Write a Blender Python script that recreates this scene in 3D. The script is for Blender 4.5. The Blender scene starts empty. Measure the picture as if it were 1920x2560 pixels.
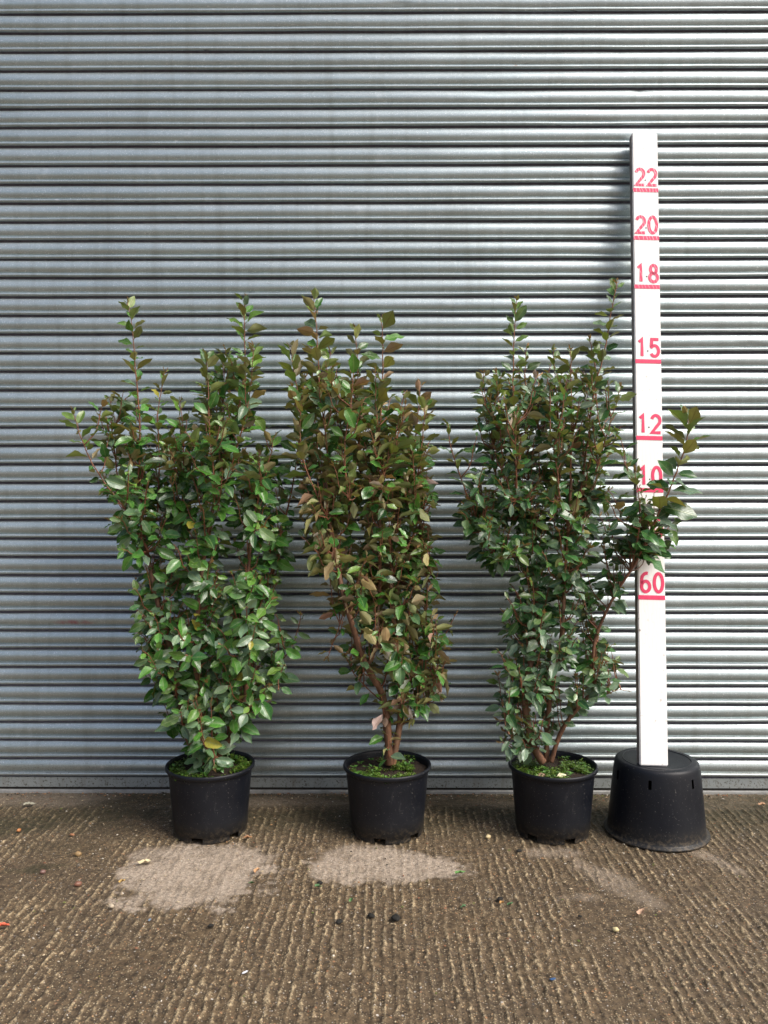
import bpy, math, random
import numpy as np
from mathutils import Vector, Matrix
R = math.radians
random.seed(7); rng = np.random.default_rng(7)
scene = bpy.context.scene

# ------------------------------------------------------------ camera, light
CAM = Vector((0.0, -3.413, 1.25)); PITCH = R(1.45); YAW = R(0.35); F = 2070.0
cd = bpy.data.cameras.new('camera'); cam = bpy.data.objects.new('camera', cd)
scene.collection.objects.link(cam); scene.camera = cam
cam.location = CAM; cam.rotation_euler = (R(90) - PITCH, 0, YAW)
cd.sensor_fit = 'VERTICAL'; cd.sensor_height = 36.0; cd.lens = 36.0 * F / 2560.0
cd.clip_end = 500; cd.clip_start = 0.05
CROT = cam.rotation_euler.to_matrix()

def at(px, py, y):
    """point on the depth plane y that the photograph shows at pixel px, py"""
    d = CROT @ Vector(((px - 960) / F, (1280 - py) / F, -1.0))
    t = (y - CAM.y) / d.y
    return CAM + d * t

def on_ground(px, py, z=0.0):
    d = CROT @ Vector(((px - 960) / F, (1280 - py) / F, -1.0))
    return CAM + d * ((z - CAM.z) / d.z)

SUN_EL, SUN_AZ = R(46), R(55)      # azimuth measured from the wall's outward normal towards +x
sdir = Vector((math.sin(SUN_AZ) * math.cos(SUN_EL), -math.cos(SUN_AZ) * math.cos(SUN_EL), math.sin(SUN_EL)))
sl = bpy.data.lights.new('sun', 'SUN'); so = bpy.data.objects.new('sun', sl); scene.collection.objects.link(so)
sl.energy = 2.4; sl.angle = R(28); sl.color = (1.0, 0.985, 0.965)
so.rotation_euler = (-sdir).to_track_quat('-Z', 'Y').to_euler(); so.location = (4, -4, 6)

w = bpy.data.worlds.new('World'); scene.world = w; w.use_nodes = True
nt = w.node_tree; bg = nt.nodes['Background']
sky = nt.nodes.new('ShaderNodeTexSky'); sky.sky_type = 'NISHITA'; sky.sun_disc = False
sky.sun_elevation = SUN_EL; sky.sun_rotation = math.atan2(sdir.x, sdir.y)
sky.air_density = 1.0; sky.dust_density = 6.0; sky.ozone_density = 1.0
nt.links.new(sky.outputs[0], bg.inputs[0]); bg.inputs[1].default_value = 0.15
scene.view_settings.view_transform = 'Standard'; scene.view_settings.look = 'None'
scene.view_settings.gamma = 1.0; scene.view_settings.exposure = 0.3

# ------------------------------------------------------------ helpers
COL = scene.collection
def tag(o, label=None, cat=None, group=None, kind=None):
    if label: o['label'] = label
    if cat: o['category'] = cat
    if group: o['group'] = group
    if kind: o['kind'] = kind
    return o
def link(o, parent=None):
    COL.objects.link(o)
    if parent is not None: o.parent = parent
    return o
def empty(name, loc=(0, 0, 0), rot=(0, 0, 0)):
    o = bpy.data.objects.new(name, None); o.empty_display_size = .1
    o.location = loc; o.rotation_euler = rot
    return link(o)
def mesh_obj(name, V, Fs, mat=None, parent=None, smooth=True):
    me = bpy.data.meshes.new(name)
    me.from_pydata([tuple(v) for v in V], [], [tuple(f) for f in Fs])
    if smooth: me.polygons.foreach_set('use_smooth', [True] * len(me.polygons))
    me.update()
    if mat: me.materials.append(mat)
    return link(bpy.data.objects.new(name, me), parent)
def np_mesh(name, V, Q, mat=None, parent=None, smooth=True):
    """V (n,3) floats, Q (m,4) ints"""
    me = bpy.data.meshes.new(name); n, m = len(V), len(Q)
    me.vertices.add(n); me.vertices.foreach_set('co', np.asarray(V, np.float32).ravel())
    me.loops.add(4 * m); me.loops.foreach_set('vertex_index', np.asarray(Q, np.int32).ravel())
    me.polygons.add(m); me.polygons.foreach_set('loop_start', np.arange(0, 4 * m, 4, dtype=np.int32))
    me.polygons.foreach_set('loop_total', np.full(m, 4, np.int32))
    me.polygons.foreach_set('use_smooth', np.full(m, smooth))
    me.update(calc_edges=True); me.validate()
    if mat: me.materials.append(mat)
    return link(bpy.data.objects.new(name, me), parent)
def grid_quads(nr, nc):
    i = np.arange(nr - 1)[:, None] * nc + np.arange(nc - 1)[None, :]
    return np.stack([i, i + 1, i + nc + 1, i + nc], -1).reshape(-1, 4)

def vnoise(x, y, seed=0):
    """smooth value noise on arrays"""
    xi = np.floor(x).astype(np.int64); yi = np.floor(y).astype(np.int64)
    fx = x - xi; fy = y - yi; fx = fx * fx * (3 - 2 * fx); fy = fy * fy * (3 - 2 * fy)
    def h(a, b):
        n = (a * 374761393 + b * 668265263 + seed * 974711) & 0x7fffffff
        n = ((n ^ (n >> 13)) * 1274126177) & 0x7fffffff
        return ((n ^ (n >> 16)) & 0xffff) / 65535.0
    a = h(xi, yi); b = h(xi + 1, yi); c = h(xi, yi + 1); d = h(xi + 1, yi + 1)
    return (a * (1 - fx) + b * fx) * (1 - fy) + (c * (1 - fx) + d * fx) * fy
def fbm(x, y, o=4, seed=0):
    s = 0; a = .5
    for i in range(o):
        s = s + a * vnoise(x * 2 ** i, y * 2 ** i, seed + i * 17); a *= .5
    return s / (1 - .5 ** o)
def sstep(a, b, x):
    t = np.clip((x - a) / (b - a), 0, 1); return t * t * (3 - 2 * t)

class NM:
    """small node-material writer"""
    def __init__(s, name):
        s.m = bpy.data.materials.new(name); s.m.use_nodes = True
        s.t = s.m.node_tree; s.b = s.t.nodes['Principled BSDF']
    def n(s, typ, ins=None, **props):
        nd = s.t.nodes.new(typ)
        for k, v in props.items(): setattr(nd, k, v)
        for k, v in (ins or {}).items(): s.put(nd.inputs[k], v)
        return nd
    def put(s, sock, v):
        if isinstance(v, bpy.types.NodeSocket): s.t.links.new(v, sock)
        else: sock.default_value = v
    def coord(s, which='Object'): return s.n('ShaderNodeTexCoord').outputs[which]
    def noise(s, vec, scale, detail=4, rough=.55, out='Fac'):
        return s.n('ShaderNodeTexNoise', {'Vector': vec, 'Scale': scale, 'Detail': detail, 'Roughness': rough}).outputs[out]
    def scale(s, vec, v):
        return s.n('ShaderNodeMapping', {'Vector': vec, 'Scale': v}).outputs[0]
    def ramp(s, fac, stops, interp='LINEAR'):
        nd = s.n('ShaderNodeValToRGB', {'Fac': fac}); cr = nd.color_ramp; cr.interpolation = interp
        while len(cr.elements) < len(stops): cr.elements.new(.5)
        for e, (p, c) in zip(cr.elements, stops):
            e.position = p; e.color = (c, c, c, 1) if isinstance(c, (int, float)) else (*c, 1)
        return nd.outputs[0]
    def mix(s, fac, a, b, blend='MIX'):
        nd = s.n('ShaderNodeMix', data_type='RGBA', blend_type=blend)
        for i, v in ((0, fac), (6, a), (7, b)):
            if isinstance(v, tuple) and len(v) == 3: v = (*v, 1)
            s.put(nd.inputs[i], v)
        return nd.outputs[2]
    def math(s, op, a, b=0.0, c=None, clamp=False):
        nd = s.n('ShaderNodeMath', operation=op, use_clamp=clamp); s.put(nd.inputs[0], a); s.put(nd.inputs[1], b)
        if c is not None: s.put(nd.inputs[2], c)
        return nd.outputs[0]
    def bump(s, h, strength=.3, dist=.002, normal=None):
        d = {'Height': h, 'Strength': strength, 'Distance': dist}
        if normal is not None: d['Normal'] = normal
        return s.n('ShaderNodeBump', d).outputs[0]
    def set(s, **kw):
        names = dict(color='Base Color', rough='Roughness', metal='Metallic', normal='Normal', spec='Specular IOR Level', coat='Coat Weight')
        for k, v in kw.items():
            if isinstance(v, tuple) and len(v) == 3: v = (*v, 1)
            s.put(s.b.inputs[names[k]], v)
        return s.m

# ------------------------------------------------------------ materials
def mat_galvanised():
    k = NM('galvanised_steel'); oc = k.coord()
    streak = k.noise(k.scale(oc, (1.2, 1, 60)), 3.0, 3)
    cloud = k.noise(k.scale(oc, (1, 1, 3)), 2.2, 5)
    speck = k.noise(oc, 260, 2, .7)
    grain = k.noise(k.scale(oc, (1, 1, 1)), 90, 3, .6)
    base = k.mix(cloud, (.32, .395, .41), (.50, .585, .605))
    base = k.mix(k.ramp(streak, [(.35, 0.0), (.75, .45)]), base, (.45, .46, .455))
    base = k.mix(k.ramp(speck, [(.58, 0.0), (.70, .75)]), base, (.86, .90, .92))
    runs = k.ramp(k.noise(k.scale(oc, (9, 1, .8)), 2.0, 4, .6), [(.50, 0.0), (.75, .45)])
    base = k.mix(runs, base, (.27, .30, .29))
    blot = k.ramp(k.noise(oc, 14, 4, .6), [(.60, 0.0), (.78, .4)])
    base = k.mix(blot, base, (.66, .72, .74))
    # dirt splash near the ground
    z = k.n('ShaderNodeSeparateXYZ', {'Vector': oc}).outputs
    low = k.math('SUBTRACT', 1.0, k.math('MULTIPLY', z[2], 3.2), clamp=True)
    dots = k.ramp(k.noise(oc, 150, 3, .6), [(.60, 0.0), (.66, 1.0)])
    base = k.mix(k.math('MULTIPLY', dots, k.math('MULTIPLY', low, .8)), base, (.10, .085, .06))
    base = k.mix(k.math('MULTIPLY', low, k.ramp(cloud, [(.3, .1), (.8, .55)])), base, (.30, .285, .25))
    # sparse rust freckles
    vor = k.n('ShaderNodeTexVoronoi', {'Vector': k.scale(oc, (1, 0, 1.6)), 'Scale': 5.5})
    rust = k.math('MULTIPLY', k.ramp(vor.outputs['Distance'], [(.0, .8), (.045, 0.0)]),
                  k.ramp(k.n('ShaderNodeSeparateColor', {0: vor.outputs['Color']}).outputs[0], [(.62, 0.0), (.66, 1.0)]))
    base = k.mix(rust, base, (.33, .20, .12))
    # dry white drips / scuffs
    vor2 = k.n('ShaderNodeTexVoronoi', {'Vector': k.scale(oc, (1, 0, 2.2)), 'Scale': 4.1})
    scf = k.math('MULTIPLY', k.ramp(vor2.outputs['Distance'], [(.0, .8), (.05, 0.0)]),
                 k.ramp(k.n('ShaderNodeSeparateColor', {0: vor2.outputs['Color']}).outputs[1], [(.70, 0.0), (.74, 1.0)]))
    base = k.mix(scf, base, (.8, .82, .82))
    # short dark scratches
    scr = k.ramp(k.noise(k.scale(oc, (7, 1, 160)), 2.4, 2, .5), [(.675, 0.0), (.71, .75)])
    base = k.mix(scr, base, (.16, .16, .17))
    # faint red spray mark low on the left
    p = at(190, 1555, 0)
    dx = k.math('MULTIPLY', k.math('SUBTRACT', z[0], p.x), 10.0); dz = k.math('MULTIPLY', k.math('SUBTRACT', z[2], p.z), 75.0)
    rr = k.math('ADD', k.math('MULTIPLY', dx, dx), k.math('MULTIPLY', dz, dz))
    smear = k.math('MULTIPLY', k.math('SUBTRACT', 1.0, rr, clamp=True), k.ramp(k.noise(oc, 30, 3), [(.4, .1), (.65, .75)]))
    base = k.mix(smear, base, (.40, .07, .12))
    rough = k.math('ADD', k.math('MULTIPLY', cloud, .16), k.math('MULTIPLY', grain, .14))
    rough = k.math('ADD', rough, .22)
    nrm = k.bump(k.math('ADD', grain, speck), .22, .0012)
    return k.set(color=base, rough=rough, metal=.74, normal=nrm)

def mat_plate():
    k = NM('dull_speckled_plate'); oc = k.coord(); n = k.noise(oc, 12, 5, .6)
    c = k.mix(n, (.20, .225, .225), (.34, .37, .37))
    c = k.mix(k.ramp(k.noise(oc, 120, 4, .7), [(.56, 0.0), (.62, .85)]), c, (.06, .052, .04))
    c = k.mix(k.ramp(k.noise(k.scale(oc, (8, 1, 1)), 3, 4, .6), [(.5, 0.0), (.75, .6)]), c, (.16, .14, .11))
    return k.set(color=c, rough=.5, metal=.25, normal=k.bump(n, .2, .002))
def mat_ground():
    k = NM('damp_brushed_concrete'); oc = k.coord()
    at_ = k.n('ShaderNodeAttribute', attribute_name='wear_shade').outputs['Color']
    ch = k.n('ShaderNodeSeparateColor', {0: at_}).outputs      # r dry, g moss and painted shade by the wall, b crest
    big = k.noise(oc, 3.0, 5); mid = k.noise(oc, 34, 5, .65); fine = k.noise(oc, 210, 3, .6)
    base = k.mix(k.ramp(mid, [(.3, 0.0), (.75, 1.0)]), (.046, .031, .017), (.200, .142, .082))
    base = k.mix(k.ramp(big, [(.35, 0.0), (.65, .6)]), base, (.085, .062, .040))
    crest = k.math('MULTIPLY', ch[2], k.ramp(k.noise(oc, 60, 4, .7), [(.42, .0), (.60, 1.0)]), clamp=True)
    base = k.mix(crest, base, k.mix(fine, (.28, .21, .13), (.70, .56, .34)))
    # aggregate
    def stones(scale, thr, lo, hi, colr, seed):
        v = k.n('ShaderNodeTexVoronoi', {'Vector': k.n('ShaderNodeMapping', {'Vector': oc, 'Location': (seed, seed * .7, 0)}).outputs[0], 'Scale': scale})
        d = k.ramp(v.outputs['Distance'], [(lo, 1.0), (hi, 0.0)])
        c = k.n('ShaderNodeSeparateColor', {0: v.outputs['Color']}).outputs
        return k.math('MULTIPLY', d, k.ramp(c[0], [(thr, 0.0), (thr + .03, 1.0)])), k.ramp(c[1], colr)
    m1, c1 = stones(150, .42, .20, .40, [(0.0, (.42, .34, .2)), (.55, (.5, .43, .3)), (.85, (.42, .24, .10)), (1.0, (.7, .68, .62))], 1.3)
    base = k.mix(k.math('MULTIPLY', m1, .72), base, c1)
    m2, c2 = stones(66, .70, .16, .28, [(0.0, (.50, .38, .22)), (.5, (.36, .18, .09)), (.75, (.07, .06, .06)), (1.0, (.72, .68, .6))], 4.1)
    base = k.mix(k.math('MULTIPLY', m2, .85), base, c2)
    m3, c3 = stones(110, .72, .14, .30, [(0.0, (.03, .025, .02)), (1.0, (.05, .035, .03))], 7.7)
    base = k.mix(k.math('MULTIPLY', m3, .8), base, c3)
    dark = k.ramp(k.noise(oc, 85, 5, .75), [(.40, 1.0), (.50, 0.0)])
    base = k.mix(k.math('MULTIPLY', dark, .75), base, (.028, .021, .015))
    # moss, also carrying the painted shade near the wall
    base = k.mix(k.math('MULTIPLY', ch[1], k.ramp(k.noise(oc, 46, 5, .7), [(.34, .25), (.58, .9)])), base, (.030, .029, .014))
    # dry lighter concrete
    dryc = k.mix(k.ramp(k.noise(oc, 120, 5, .75), [(.35, 0.0), (.65, 1.0)]), (.24, .19, .14), (.54, .455, .365))
    pits = k.ramp(k.noise(oc, 95, 5, .75), [(.36, 1.0), (.46, 0.0)])
    dryc = k.mix(k.math('MULTIPLY', pits, .75), dryc, (.13, .10, .075))
    dryc = k.mix(k.math('MULTIPLY', m1, .45), dryc, (.62, .56, .48))
    base = k.mix(k.math('MULTIPLY', ch[0], .80), base, dryc)
    h = k.math('ADD', k.math('MULTIPLY', mid, .9), k.math('MULTIPLY', fine, .5))
    h = k.math('ADD', h, k.math('MULTIPLY', m1, .35))
    nrm = k.bump(h, .9, .005)
    rough = k.math('ADD', .56, k.math('MULTIPLY', ch[0], .3))
    rough = k.math('ADD', rough, k.math('MULTIPLY', fine, .2))
    return k.set(color=base, rough=rough, normal=nrm, spec=.35)

def mat_pot():
    k = NM('black_plastic'); oc = k.coord()
    dust = k.noise(oc, 9, 5, .6)
    dots = k.ramp(k.noise(oc, 210, 2, .5), [(.69, 0.0), (.73, .55)])
    c = k.mix(k.ramp(dust, [(.35, 0.0), (.75, .6)]), (.0035, .0047, .0085), (.010, .0118, .0165))
    c = k.mix(dots, c, (.22, .21, .19))
    z = k.n('ShaderNodeSeparateXYZ', {'Vector': oc}).outputs[2]
    low = k.math('SUBTRACT', 1.0, k.math('MULTIPLY', z, 12.0), clamp=True)
    c = k.mix(k.math('MULTIPLY', low, .4), c, (.032, .031, .026))
    scuff = k.ramp(k.noise(k.scale(oc, (1, 1, .18)), 26, 5, .75), [(.60, 0.0), (.72, .5)])
    c = k.mix(k.math('MULTIPLY', scuff, k.ramp(dust, [(.4, 0.0), (.6, 1.0)])), c, (.045, .044, .045))
    spl = k.ramp(k.noise(oc, 75, 5, .7), [(.50, 0.0), (.58, 1.0)])
    c = k.mix(k.math('MULTIPLY', spl, k.math('SUBTRACT', 1.0, k.math('MULTIPLY', z, 16.0), clamp=True)), c, (.075, .06, .042))
    return k.set(color=c, rough=k.math('ADD', .36, k.math('MULTIPLY', dust, .25)), spec=.30, normal=k.bump(k.math('ADD', k.noise(oc, 120, 3), k.math('MULTIPLY', k.noise(k.scale(oc, (1, 1, .3)), 9, 3), 3.0)), .10, .002))

def mat_simple(name, c1, c2, scale=40, rough=.8, bump=.4, dist=.002, spec=.3):
    k = NM(name); oc = k.coord(); n = k.noise(oc, scale, 5, .65)
    return k.set(color=k.mix(k.ramp(n, [(.3, 0.0), (.7, 1.0)]), c1, c2), rough=rough, normal=k.bump(n, bump, dist), spec=spec)

def mat_bark():
    k = NM('reddish_brown_bark'); oc = k.coord()
    n = k.noise(k.scale(oc, (1, 1, .35)), 60, 5, .65); b = k.noise(oc, 9, 3)
    c = k.mix(k.ramp(n, [(.3, 0.0), (.72, 1.0)]), (.065, .030, .018), (.23, .115, .065))
    c = k.mix(k.ramp(b, [(.5, 0.0), (.75, .7)]), c, (.20, .15, .10))
    return k.set(color=c, rough=.62, normal=k.bump(n, .6, .003), spec=.35)

def mat_twig():
    k = NM('young_twig_bark'); oc = k.coord(); n = k.noise(oc, 30, 3)
    return k.set(color=k.mix(n, (.10, .035, .022), (.30, .125, .06)), rough=.5)

def mat_leaf():
    k = NM('leathery_leaf')
    up = k.n('ShaderNodeAttribute', attribute_name='upper').outputs['Color']
    un = k.n('ShaderNodeAttribute', attribute_name='under').outputs['Color']
    uv = k.n('ShaderNodeUVMap', uv_map='UVMap').outputs[0]
    s = k.n('ShaderNodeSeparateXYZ', {'Vector': uv}).outputs
    au = k.math('ABSOLUTE', k.math('SUBTRACT', s[0], .5))
    rib = k.ramp(au, [(.0, 1.0), (.035, .75), (.06, 0.0)])
    vein = k.math('SINE', k.math('MULTIPLY', k.math('SUBTRACT', s[1], k.math('MULTIPLY', au, .55)), 58.0))
    vein = k.ramp(vein, [(.80, 0.0), (1.0, 1.0)])
    oc = k.coord(); n = k.noise(oc, 55, 4, .6)
    topc = k.mix(k.ramp(n, [(.3, 0.0), (.8, .55)]), up, k.mix(1.0, up, (.55, .60, .55), 'MULTIPLY'))
    topc = k.mix(k.math('MULTIPLY', rib, .40), topc, (.26, .34, .13))
    topc = k.mix(k.math('MULTIPLY', vein, .10), topc, (.2, .3, .12))
    edge = k.ramp(au, [(.455, 0.0), (.5, 1.0)])
    topc = k.mix(k.math('MULTIPLY', edge, .30), topc, (.34, .33, .14))
    botc = k.mix(k.ramp(n, [(.3, 0.0), (.8, .5)]), un, k.mix(1.0, un, (.72, .68, .6), 'MULTIPLY'))
    botc = k.mix(k.math('MULTIPLY', rib, .45), botc, (.14, .07, .03))
    bf = k.n('ShaderNodeNewGeometry').outputs['Backfacing']
    col = k.mix(bf, topc, botc)
    hh = k.math('ADD', k.math('MULTIPLY', vein, .5), k.math('MULTIPLY', rib, -1.0))
    m = k.set(color=col, rough=k.math('ADD', k.math('MULTIPLY', n, .16), k.math('MULTIPLY_ADD', bf, .24, .20)), spec=.66,
              normal=k.bump(hh, .35, .0012))
    tr = k.n('ShaderNodeBsdfTranslucent', {'Color': k.mix(1.0, col, (1.4, 1.5, .6), 'MULTIPLY')})
    mx = k.n('ShaderNodeMixShader', {0: .16, 1: k.b.outputs[0], 2: tr.outputs[0]})
    k.t.links.new(mx.outputs[0], k.t.nodes['Material Output'].inputs[0])
    return m

def mat_white_paint():
    k = NM('brushed_white_paint'); oc = k.coord()
    g = k.noise(k.scale(oc, (1, 1, .06)), 120, 5, .7)
    ring = k.n('ShaderNodeTexWave', {'Vector': k.scale(oc, (1, 1, .45)), 'Scale': 24.0, 'Distortion': 9.0, 'Detail': 2.0, 'Detail Scale': 1.2}, bands_direction='X').outputs['Fac']
    d = k.ramp(k.noise(oc, 55, 4, .7), [(.62, 0.0), (.69, .6)])
    c = k.mix(d, (.80, .795, .785), (.42, .38, .33))
    c = k.mix(k.ramp(ring, [(.0, .10), (.1, 0.0)]), c, (.45, .42, .38))
    h = k.math('ADD', g, k.math('MULTIPLY', ring, .5))
    return k.set(color=c, rough=.5, normal=k.bump(h, .18, .001))
def mat_red_paint():
    k = NM('worn_red_paint'); oc = k.coord()
    w_ = k.n('ShaderNodeTexWave', {'Vector': k.n('ShaderNodeMapping', {'Vector': oc, 'Rotation': (0, R(28), 0), 'Scale': (1, 1, .6)}).outputs[0], 'Scale': 26.0, 'Distortion': 7.0, 'Detail': 3.0}, bands_direction='X').outputs['Fac']
    z = k.n('ShaderNodeSeparateXYZ', {'Vector': oc}).outputs[2]
    hi = k.math('MULTIPLY', k.math('SUBTRACT', z, 1.55), 2.0, clamp=True)
    c = k.mix(k.noise(oc, 60, 3), (.60, .018, .085), (.76, .055, .15))
    c = k.mix(k.math('MULTIPLY', hi, k.ramp(w_, [(.82, 0.0), (.97, .6)])), c, (.82, .55, .6))
    return k.set(color=c, rough=.5)

M = dict(steel=mat_galvanised(), ground=mat_ground(), pot=mat_pot(), bark=mat_bark(), twig=mat_twig(), leaf=mat_leaf(),
         white=mat_white_paint(), red=mat_red_paint(),
         rail=mat_simple('bottom_rail_steel', (.20, .20, .19), (.33, .335, .33), 30, .5, .2, .001),
         joint=mat_simple('shaded_slat_joint', (.11, .105, .14), (.20, .195, .23), 60, .6, .1, .001),  # dark joint steel, gap shade between the slats painted into its colour
         plate=mat_plate(),
         rubber=mat_simple('black_seal_rubber', (.012, .011, .01), (.03, .027, .022), 60, .8),
         soil=mat_simple('dark_potting_soil', (.010, .007, .005), (.045, .030, .020), 120, .9, .9, .006),
         wood=mat_simple('torn_pale_wood', (.50, .32, .18), (.62, .44, .28), 50, .7),
         sidewood=mat_simple('bare_timber_edge', (.20, .16, .15), (.34, .30, .28), 40, .8))

# ------------------------------------------------------------ ground sheet
def blob(X, Y, cx, cy, rx, ry, ang=0, soft=.35, seed=0, nz=.35):
    ca, sa = math.cos(ang), math.sin(ang)
    u = ((X - cx) * ca + (Y - cy) * sa) / rx; v = (-(X - cx) * sa + (Y - cy) * ca) / ry
    r = np.sqrt(u * u + v * v) + nz * (fbm(X * 14, Y * 14, 4, seed) - .5) * 2 + .22 * (fbm(X * 60, Y * 60, 3, seed + 5) - .5) * 2
    return 1 - sstep(1 - soft, 1 + soft * .4, r)
def make_ground():
    xs = np.concatenate([-np.geomspace(40, 2.06, 14), np.arange(-2.0, 2.0, .0038), np.geomspace(2.06, 40, 14)])
    ys = np.concatenate([-np.geomspace(60, 1.78, 14), np.arange(-1.7, .02, .0045), np.array([.03, .1, 3.0])])
    X, Y = np.meshgrid(xs, ys)
    inner = ((np.abs(X) < 2.02) & (Y > -1.72)).astype(float)
    warp = .012 * (fbm(X * 2.2, Y * 1.3, 3, 5) - .5) + .010 * (fbm(X * 22, Y * 13, 3, 9) - .5) + .006 * (fbm(X * 60, Y * 45, 2, 11) - .5)
    ph = (X + warp * 1.9) / .029 + .9 * fbm(X * .8, Y * .3, 2, 3) 
    rid = (.5 + .5 * np.cos(ph * 2 * np.pi)) ** 3.4
    amp = sstep(.22, .55, fbm(X * 5 + 3, Y * 3.2, 4, 21)) * .78 + .22
    amp = amp * (.50 + .50 * sstep(.35, .6, fbm(X * 34, Y * 20, 3, 23)))
    rid *= amp
    strip = 1 - sstep(-.20, -.12, Y + .05 * (fbm(X * 6, Y * 6, 3, 2) - .5))   # 1 away from the wall
    P = lambda px, py: on_ground(px, py)
    dry = np.zeros_like(X)
    for px, py, rx, ry, ang, s, seed, nz, wt in ((480, 2190, .255, .235, 0, .22, 31, .45, 1), (540, 2140, .24, .09, 0, .5, 33, .4, .9),
                                   (420, 2130, .14, .07, .2, .5, 37, .5, .6),
                                   (955, 2165, .27, .125, 0, .22, 35, .40, 1), (905, 2130, .16, .07, 0, .5, 36, .4, .9),
                                   (1500, 2190, .06, .15, .45, .6, 41, .8, .42), (1590, 2230, .05, .12, .5, .6, 42, .8, .36), (1460, 2240, .07, .03, .2, .6, 44, .8, .3),
                                   (1790, 2150, .04, .12, .5, .6, 43, .8, .45), (1370, 2130, .12, .05, 0, .6, 45, .6, .45)):
        q = P(px, py); dry = np.maximum(dry, wt * blob(X, Y, q.x, q.y, rx, ry, ang, s, seed, nz))
    dry *= .72 + .28 * sstep(.33, .5, fbm(X * 30, Y * 30, 4, 47))
    dry *= 1 - .12 * sstep(.2, .8, .5 + .5 * np.cos((ph + .5) * 2 * np.pi)) * sstep(.4, .6, fbm(X * 12, Y * 6, 3, 48))
    dry = np.maximum(dry, .35 * (1 - strip) * sstep(.3, .7, fbm(X * 3, Y * 9, 4, 51)))
    moss = sstep(.50, .68, fbm(X * 3.5 + 9, Y * 5.5, 5, 61)) * sstep(-.75, -.2, Y) * .9
    q = P(60, 2060); moss = np.maximum(moss, blob(X, Y, q.x, q.y, .25, .12, 0, .6, 62, .6))
    q = P(300, 2030); moss = np.maximum(moss, .9 * blob(X, Y, q.x, q.y, .34, .09, 0, .6, 63, .6))
    q = P(1870, 2040); moss = np.maximum(moss, .8 * blob(X, Y, q.x, q.y, .22, .12, 0, .6, 64, .6))
    q = P(720, 2010); moss = np.maximum(moss, .5 * blob(X, Y, q.x, q.y, .25, .06, 0, .6, 65, .6))
    q = P(90, 2170); moss = np.maximum(moss, .9 * blob(X, Y, q.x, q.y, .10, .04, .3, .6, 66, .6))
    moss = np.maximum(moss, .95 * sstep(-.60, -.20, Y) * sstep(.25, .55, fbm(X * 2.4 + 4, Y * 6, 5, 67)))  # pot and shrub shade near the wall, painted in with the moss tone
    moss *= 1 - dry
    fine = fbm(X * 70, Y * 70, 4, 71) - .5
    h = .0062 * rid * strip * (1 - .72 * dry) + .0055 * fine + .006 * (fbm(X * 4, Y * 4, 3, 73) - .5) * inner
    Z = h * inner - .004
    crest = sstep(.30, .8, rid) * strip * (1 - dry * .85)
    V = np.stack([X, Y, Z], -1).reshape(-1, 3)
    o = np_mesh('ground', V, grid_quads(len(ys), len(xs)), M['ground'])
    ca = o.data.color_attributes.new('wear_shade', 'FLOAT_COLOR', 'POINT')
    ca.data.foreach_set('color', np.stack([dry, moss, crest, np.ones_like(X)], -1).astype(np.float32).ravel())
    tag(o, 'damp brown brushed concrete yard in front of the shutter', kind='structure')
make_ground()

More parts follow.
